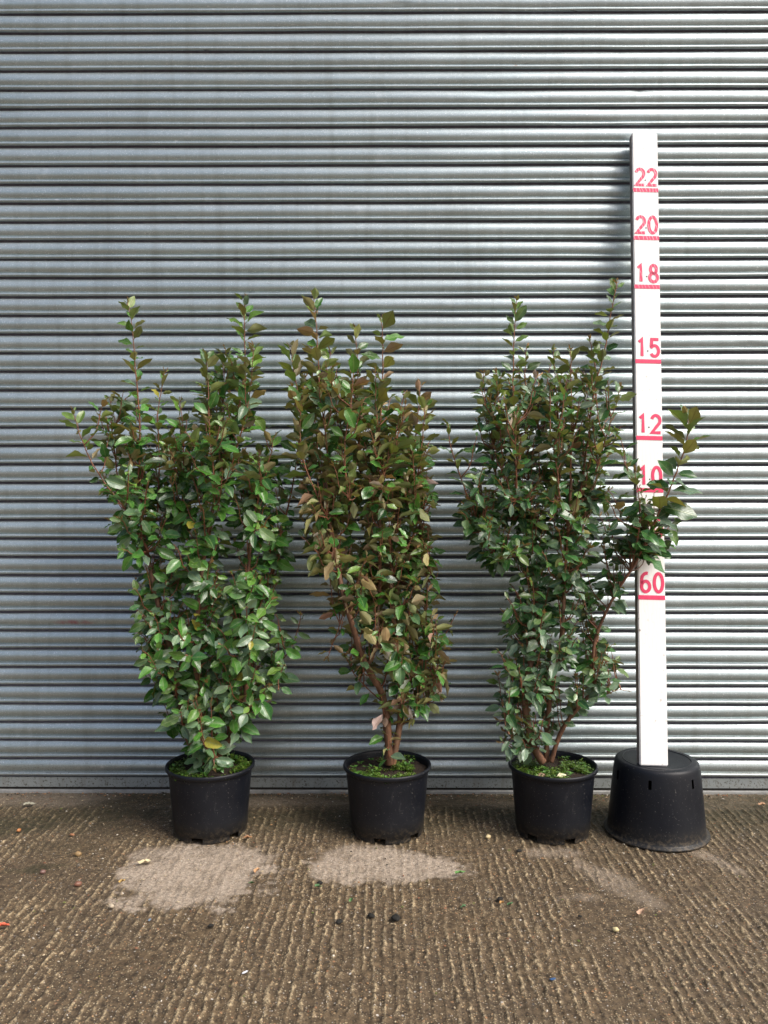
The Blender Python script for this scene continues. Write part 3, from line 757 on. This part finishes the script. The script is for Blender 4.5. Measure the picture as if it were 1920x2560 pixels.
shoots = [([(835, 1300, -.04), (822, 1150, -.04), (806, 1030, -.05), (797, 920, -.05), (793, 840, -.05), (784, 742, -.05)], .004, .018, .064),
          ([(938, 1160, -.02), (952, 1050, -.03), (957, 930, -.04), (957, 860, -.04), (953, 795, -.04)], .004, .022, .062),
          ([(900, 1180, .03), (893, 1050, .03), (897, 930, .03), (887, 822, .03)], .0035, .020, .058),
          ([(800, 1180, .0), (786, 1050, .0), (782, 940, .0), (779, 870, .0)], .003, .020, .055),
          ([(860, 1180, .05), (840, 1020, .05), (826, 940, .05), (824, 878, .05)], .003, .020, .055),
          ([(870, 1250, -.12), (858, 1120, -.13), (880, 1000, -.13), (884, 900, -.12)], .0035, .020, .060),
          ([(960, 1200, .0), (945, 1080, -.05), (940, 1000, -.06), (938, 934, -.06)], .0035, .020, .058),
          ([(1010, 1250, .02), (1035, 1130, .02), (1045, 1040, .02), (1051, 962, .02)], .0035, .018, .056),
          ([(1030, 1280, -.04), (1050, 1150, -.05), (1060, 1060, -.05), (1063, 1000, -.05)], .0035, .018, .056),
          ([(950, 1220, -.08), (985, 1100, -.08), (1000, 1040, -.08), (1010, 984, -.08)], .0035, .018, .058),
          ([(820, 1300, -.10), (775, 1200, -.12), (752, 1130, -.12), (750, 1040, -.12), (757, 975, -.12)], .0035, .018, .060),
          ([(1054, 1687, .02), (1078, 1626, .01), (1115, 1585, 0), (1139, 1536, 0)], .003, .028, .045),
          ([(1066, 1503, .02), (1078, 1463, .02), (1093, 1438, .02)], .0025, .022, .045),
          ([(952, 1752, 0), (912, 1715, -.01), (879, 1678, -.02), (863, 1638, -.03)], .003, .030, .052),
          ([(850, 1560, -.06), (835, 1600, -.06), (820, 1640, -.06)], .002, .03, .05)]
zones = [([(725, 950), (790, 910), (880, 910), (970, 960), (1060, 1040), (1090, 1130), (1070, 1240), (770, 1250), (735, 1120)], 82, .09),
         ([(755, 1200), (1075, 1180), (1095, 1260), (1075, 1340), (1050, 1420), (820, 1440), (770, 1380), (730, 1300)], 92, .10),
         ([(880, 1400), (1060, 1400), (1090, 1480), (1080, 1560), (980, 1600), (930, 1560), (880, 1500)], 42, .09),
         ([(985, 1560), (1090, 1540), (1120, 1620), (1120, 1700), (1100, 1770), (1000, 1740), (965, 1660)], 34, .07),
         ([(925, 1700), (985, 1700), (975, 1850), (950, 1850)], 4, .04), ([(850, 1440), (900, 1440), (930, 1640), (870, 1700), (860, 1560)], 6, .06)]
sh2 = make_shrub('sparser middle shrub showing olive and bronze leaf undersides above bare forked stems', pots[1][0], mains, shoots, zones,
           Vector((-.35, .62, .70)), Vector((.0, .45, .9)), pal(GR, ((.19, .205, .070), (.31, .30, .13)), .38, .3))
def torn(root, px, py, dy, px2, py2, dy2, r):
    off = root.location; a = at(px, py, pots[1][0].y + dy) - off; b = at(px2, py2, pots[1][0].y + dy2) - off
    a += Vector((0, -.009, 0)); b += Vector((0, -.008, 0)); V = []; Fs = []
    tube(V, Fs, [a, a.lerp(b, .3), a.lerp(b, .7), b], r, r * .35, 7, .3)
    o = mesh_obj('torn_wood', V, Fs, M['wood'], root); o['label'] = 'pale strip where the bark has torn away'
torn(sh2, 865, 1505, -.09, 872, 1540, -.085, .0045)
torn(sh2, 1000, 1790, .01, 994, 1825, .01, .004)

# --- right shrub
mains = [([(1357, 1905, 0), (1336, 1874, -.01), (1323, 1827, -.02), (1312, 1772, -.03), (1312, 1730, -.03), (1319, 1690, -.03), (1335, 1620, -.02), (1345, 1500, .0), (1330, 1380, .02), (1300, 1280, .02)], .0150, .005),
         ([(1378, 1905, 0), (1395, 1844, 0), (1420, 1798, -.01), (1454, 1760, -.02), (1487, 1722, -.03), (1483, 1680, -.04), (1483, 1637, -.05), (1487, 1595, -.05), (1510, 1540, -.06), (1535, 1490, -.07)], .0090, .0045),
         ([(1366, 1905, .02), (1368, 1800, .03), (1380, 1700, .0), (1400, 1620, -.04), (1408, 1550, -.06), (1412, 1450, -.06), (1420, 1320, -.05), (1428, 1200, -.04)], .0105, .005)]
shoots = [([(1290, 1300, .0), (1287, 1180, -.02), (1287, 1050, -.03), (1284, 940, -.04), (1283, 860, -.04), (1291, 752, -.04)], .0045, .017, .050),
          ([(1450, 1250, -.02), (1470, 1100, -.03), (1486, 960, -.04), (1510, 890, -.05), (1524, 800, -.05), (1542, 708, -.05)], .0045, .018, .052),
          ([(1320, 1200, .04), (1315, 1040, .04), (1310, 950, .04), (1316, 870, .04)], .0035, .017, .046),
          ([(1400, 1200, .0), (1398, 1060, .0), (1388, 950, .0), (1384, 876, .0)], .0035, .017, .048),
          ([(1425, 1200, -.05), (1430, 1060, -.06), (1428, 950, -.06), (1425, 876, -.06)], .0035, .017, .048),
          ([(1490, 1000, .02), (1492, 920, .02), (1474, 850, .02)], .003, .018, .046),
          ([(1240, 1200, .02), (1225, 1080, .02), (1214, 1000, .02), (1208, 934, .02)], .003, .017, .046),
          ([(1260, 1200, -.06), (1250, 1080, -.07), (1245, 1000, -.07), (1242, 934, -.07)], .003, .017, .046),
          ([(1350, 1200, .06), (1345, 1080, .06), (1348, 1010, .06), (1350, 956, .06)], .003, .017, .046),
          ([(1490, 1180, -.08), (1520, 1080, -.09), (1535, 1020, -.09), (1552, 968, -.09)], .003, .018, .048),
          ([(1292, 1250, -.12), (1288, 1120, -.13), (1291, 1028, -.13)], .003, .018, .048),
          ([(1400, 1250, -.13), (1388, 1130, -.14), (1370, 1090, -.14)], .003, .018, .048),
          ([(1240, 1400, -.02), (1200, 1320, -.05), (1168, 1235, -.07), (1142, 1170, -.08), (1124, 1110, -.09), (1120, 1060, -.09)], .004, .020, .050),
          ([(1535, 1490, -.07), (1575, 1430, -.09), (1605, 1375, -.11), (1632, 1310, -.13), (1658, 1262, -.14), (1690, 1185, -.15), (1712, 1125, -.15), (1722, 1075, -.15), (1715, 1040, -.15)], .0050, .0150, .078),
          ([(1575, 1430, -.09), (1592, 1360, -.13), (1600, 1300, -.15), (1597, 1230, -.15), (1586, 1180, -.15)], .0035, .015, .060),
          ([(1487, 1722, -.03), (1513, 1739, -.04), (1545, 1722, -.04), (1566, 1727, -.04)], .002, .026, .035),
          ([(1323, 1827, -.03), (1285, 1800, -.05), (1250, 1800, -.06)], .002, .022, .042)]
zones = [([(1190, 960), (1300, 920), (1400, 900), (1480, 910), (1550, 980), (1560, 1080), (1560, 1180), (1500, 1260), (1180, 1250), (1190, 1120)], 105, .10),
         ([(1135, 1220), (1260, 1170), (1540, 1170), (1530, 1260), (1480, 1360), (1450, 1450), (1280, 1470), (1220, 1400), (1170, 1330)], 100, .10),
         ([(1280, 1450), (1450, 1440), (1520, 1560), (1540, 1660), (1480, 1700), (1430, 1750), (1385, 1770), (1330, 1700), (1250, 1740), (1220, 1650), (1250, 1560)], 78, .09),
         ([(1500, 1300), (1560, 1290), (1640, 1260), (1620, 1320), (1600, 1380), (1575, 1430), (1540, 1490), (1500, 1420)], 15, .04),
         ([(1570, 1260), (1600, 1200), (1650, 1240), (1700, 1290), (1680, 1350), (1630, 1390), (1580, 1370)], 12, .03),
         ([(1222, 1780), (1300, 1750), (1400, 1770), (1410, 1810), (1310, 1850), (1250, 1870)], 12, .04)]
make_shrub('dark green shrub in the pot beside the measuring stick, one branch crossing the stick', pots[2][0], mains, shoots, zones,
           Vector((.1, -.7, .75)), Vector((.15, .05, 1.0)), pal(((.020, .078, .027), (.060, .185, .040)), BZ, .10, .85), leaf_len=.053, clear=lambda p: (p.x > at(1555, 1400, -.5).x and p.z < at(1555, 1392, -.5).z and p.y < -.3) or p.x > at(1585, 1400, p.y).x and p.z < at(1585, 1395, p.y).z)

# ------------------------------------------------------------ litter lying on the concrete
def flat_leaf(px, py, size, rot, c, label, cat='leaf', name='fallen_leaf', group='fallen leaves on the concrete', lob=0):
    g = on_ground(px, py, .002); root = None
    k = NM(name + '_colour'); oc = k.coord(); m = k.set(color=k.mix(k.noise(oc, 90, 3), c, tuple(v * .55 for v in c)), rough=.6)
    V = []; Fs = []; n = 22
    V.append((0, 0, .006))
    for i in range(n):
        a = 2 * math.pi * i / n
        r = size * (.34 + .66 * abs(math.cos(a)) ** 1.2 * .72) * (1 + lob * math.sin(a * 5 + .6)) * random.uniform(.88, 1.1)
        V.append((r * math.cos(a), r * math.sin(a) * .75, .004 + random.uniform(0, .006) + .006 * abs(math.sin(a))))
    for i in range(n): Fs.append((0, 1 + i, 1 + (i + 1) % n))
    o = mesh_obj(name, V, Fs, m); o.location = (g.x, g.y, .0015); o.rotation_euler = (random.uniform(-.12, .12), random.uniform(-.12, .12), rot)
    tag(o, label, cat, group); return o
flat_leaf(360, 2160, .026, .5, (.72, .62, .38), 'cream dead leaf lying on the dry pale patch below the leftmost pot', lob=.12)
flat_leaf(642, 2181, .018, 1.2, (.62, .36, .18), 'orange-brown curled leaf at the right edge of the left dry patch', lob=.2)
flat_leaf(72, 2015, .026, .3, (.42, .40, .30), 'pale grey leaf near the shutter at far left', lob=.1)
flat_leaf(1604, 2285, .024, .9, (.55, .36, .24), 'tan crumpled leaf on the wet concrete below the upturned pot', lob=.3)
flat_leaf(1150, 2187, .018, 0, (.14, .33, .08), 'bright green torn leaf beyond the right end of the middle dry patch', lob=.3)
flat_leaf(628, 2213, .011, .4, (.09, .20, .08), 'small green leaf scrap below the orange-brown leaf', lob=.2)
flat_leaf(878, 2255, .013, 1.4, (.13, .27, .10), 'green leaf scrap on wet ground below the middle pot', lob=.35)
flat_leaf(795, 2222, .013, .1, (.10, .22, .08), 'green leaf fragment at the lower left of the middle dry patch', lob=.3)
flat_leaf(1275, 2266, .010, .1, (.09, .22, .08), 'small green scrap below the pot nearest the stick', lob=.3)
flat_leaf(1158, 2272, .010, .6, (.07, .20, .07), 'dark green scrap below the bright green torn leaf', lob=.3)
flat_leaf(618, 2098, .018, .2, (.40, .20, .09), 'narrow brown leaf against the leftmost pot, right side', lob=.1)
flat_leaf(6, 2320, .020, .3, (.72, .14, .07), 'red leaf cut by the left edge of the picture', lob=.25)
flat_leaf(305, 2208, .012, .8, (.62, .40, .12), 'yellow-brown scrap left of the left dry patch', lob=.2)
flat_leaf(1255, 2262, .010, .6, (.62, .34, .10), 'tiny orange scrap beside the small green scrap', lob=.1)
flat_leaf(110, 1975, .017, .7, (.30, .16, .10), 'brown dead leaf against the shutter foot at far left', lob=.25)
flat_leaf(1560, 2092, .014, .2, (.42, .18, .07), 'rusty leaf touching the rim of the upturned pot', lob=.3)
flat_leaf(1905, 2015, .016, .2, (.48, .26, .13), 'brown leaf near the shutter at the right edge', lob=.3)

def nut(px, py, r, c, label, name, cat, group=None, sq=(1.25, .9, .8), rough=.45):
    g = on_ground(px, py, r * .7)
    k = NM(name + '_colour'); oc = k.coord(); m = k.set(color=k.mix(k.noise(oc, 120, 3), c, tuple(v * .5 for v in c)), rough=rough)
    V = []; Fs = []; ns, nr = 14, 8; sd = random.random() * 9
    for j in range(nr + 1):
        th = math.pi * j / nr
        for i in range(ns):
            a = 2 * math.pi * i / ns; q = r * (1 + .12 * math.sin(3 * a + sd + th * 2)) * (1 + .07 * random.uniform(-1, 1))
            V.append((q * math.sin(th) * math.cos(a) * sq[0], q * math.sin(th) * math.sin(a) * sq[1], q * math.cos(th) * sq[2]))
    for j in range(nr):
        for i in range(ns): Fs.append((j * ns + i, (j + 1) * ns + i, (j + 1) * ns + (i + 1) % ns, j * ns + (i + 1) % ns))
    o = mesh_obj(name, V, Fs, m); o.location = (g.x, g.y, r * .62); o.rotation_euler = (0, 0, random.uniform(0, 3)); return tag(o, label, cat, group)
nut(195, 2134, .0105, (.36, .24, .11), 'tan acorn on the wet concrete left of the leftmost pot', 'acorn', 'acorn', 'acorns')
nut(195, 2209, .0095, (.24, .11, .07), 'reddish-brown acorn below the tan acorn', 'acorn', 'acorn', 'acorns')
nut(107, 2179, .0080, (.20, .11, .09), 'dull brown acorn left of the two others', 'acorn', 'acorn', 'acorns')
nut(47, 2075, .0070, (.50, .20, .06), 'small orange lump on dark mossy concrete at far left', 'bark_chip', 'bark chip', 'bark chips')
nut(180, 2086, .0080, (.42, .20, .10), 'orange-brown chip above the tan acorn', 'bark_chip', 'bark chip', 'bark chips', sq=(1.4, .8, .5))
nut(1220, 2091, .0085, (.72, .58, .32), 'pale cream chip between the middle pot and the one nearest the stick', 'wood_chip', 'wood chip', 'pale chips')
nut(1539, 2323, .0075, (.80, .68, .36), 'cream chip on open wet ground below the tan crumpled leaf', 'wood_chip', 'wood chip', 'pale chips')
nut(278, 2265, .007, (.55, .46, .34), 'pale chip below the reddish-brown acorn', 'wood_chip', 'wood chip', 'pale chips')
for px, py, r, lb in ((990, 2293, .013, 'largest black clod with moss, below the middle pot'), (928, 2288, .009, 'black clod left of the largest one'), (848, 2303, .009, 'flat black clod furthest left below the middle pot'),
                      (1298, 2126, .008, 'round black clod before the pot nearest the stick'), (1250, 2246, .008, 'black clod above the tiny orange scrap'), (527, 2313, .007, 'black clod under the left dry patch'), (800, 2206, .008, 'dark crumb on the lower edge of the middle dry patch'),
                      (1450, 2290, .005, 'tiny dark crumb left of the tan crumpled leaf')):
    nut(px, py, r, (.016, .015, .012), lb, 'soil_clod', 'soil clod', 'dark soil clods', sq=(1.3, 1.0, .55), rough=.9)
nut(612, 2430, .006, (.75, .78, .85), 'white scrap on the lower middle concrete', 'plastic_scrap', 'scrap', 'coloured scraps', sq=(1.6, .5, .4))
nut(1382, 2447, .006, (.03, .10, .24), 'dark blue scrap on the lower right concrete', 'plastic_scrap', 'scrap', 'coloured scraps', sq=(1.5, .7, .4))
nut(374, 2299, .005, (.20, .28, .38), 'greyish blue scrap under the left dry patch', 'plastic_scrap', 'scrap', 'coloured scraps', sq=(1.4, .7, .4))
# grit, crumbs and bits of leaf strewn over the concrete: uncountable
def make_grit():
    rnd = random.Random(99); V = []; Fs = []; mats = []
    cols = [(.55, .45, .30), (.42, .24, .12), (.62, .57, .48), (.05, .04, .03), (.16, .20, .05), (.30, .14, .08)]
    wts = [.34, .14, .16, .20, .04, .12]
    N = 3600
    for q in range(N):
        x = rnd.uniform(-1.9, 1.9)
        y = -abs(rnd.gauss(0, .03)) - .016 if q < 700 else rnd.uniform(-1.65, -.02)
        r0 = rnd.choice((.0008, .0010, .0012, .0015, .0018, .0024)) * rnd.uniform(.8, 1.4)
        if q < 700: r0 *= 1.25
        z = rnd.uniform(-.001, .0015); b = len(V); m = rnd.choices(range(6), wts)[0] if q >= 700 else rnd.choices(range(6), (.1, .2, .1, .3, .08, .22))[0]
        el = rnd.uniform(1, 2.3); an = rnd.uniform(0, 3.14); ca, sa = math.cos(an), math.sin(an)
        for u, v, w_ in ((el, 0, 0), (0, 1, 0), (-el, 0, 0), (0, -1, 0), (0, 0, .9), (0, 0, -.6)):
            j = rnd.uniform(.7, 1.25); u, v, w_ = u * j * r0, v * j * r0, w_ * j * r0
            V.append((x + u * ca - v * sa, y + u * sa + v * ca, z + w_))
        for f in ((0, 1, 4), (1, 2, 4), (2, 3, 4), (3, 0, 4), (1, 0, 5), (2, 1, 5), (3, 2, 5), (0, 3, 5)):
            Fs.append(tuple(b + t for t in f)); mats.append(m)
    o = mesh_obj('grit', V, Fs, None, None, smooth=False)
    for i, c in enumerate(cols): o.data.materials.append(mat_simple('grit_%s' % ['sand', 'rust', 'pale', 'dark', 'moss', 'brown'][i], tuple(v * .7 for v in c), c, 60, .8, .1))
    o.data.polygons.foreach_set('material_index', mats)
    tag(o, 'fine grit and plant crumbs strewn over the concrete and along the shutter foot', 'grit', kind='stuff')
make_grit()
# dead leaves lying on the soil of the right pot
def soil_leaf(px, py, c, label, rot):
    p = at(px, py, POT_Y - .10); c0 = pots[2][0]
    L = [mk_leaf((0, 0, 0), (math.cos(rot), math.sin(rot), .15), (0, -.5, .85), .040, c, c, wr=.5, wave=.05)]
    o = leaf_batch_mesh('dead_leaf', L, M['leaf'], None); o.location = (p.x, POT_Y - .105, .236); tag(o, label, 'leaf', 'dead leaves on pot soil')
soil_leaf(1390, 1940, (.74, .68, .45), 'cream dead leaf at the front of the soil in the right pot', .1)
soil_leaf(1365, 1935, (.55, .36, .26), 'pinkish-brown dead leaf lying left of the cream one on the soil', 2.7)
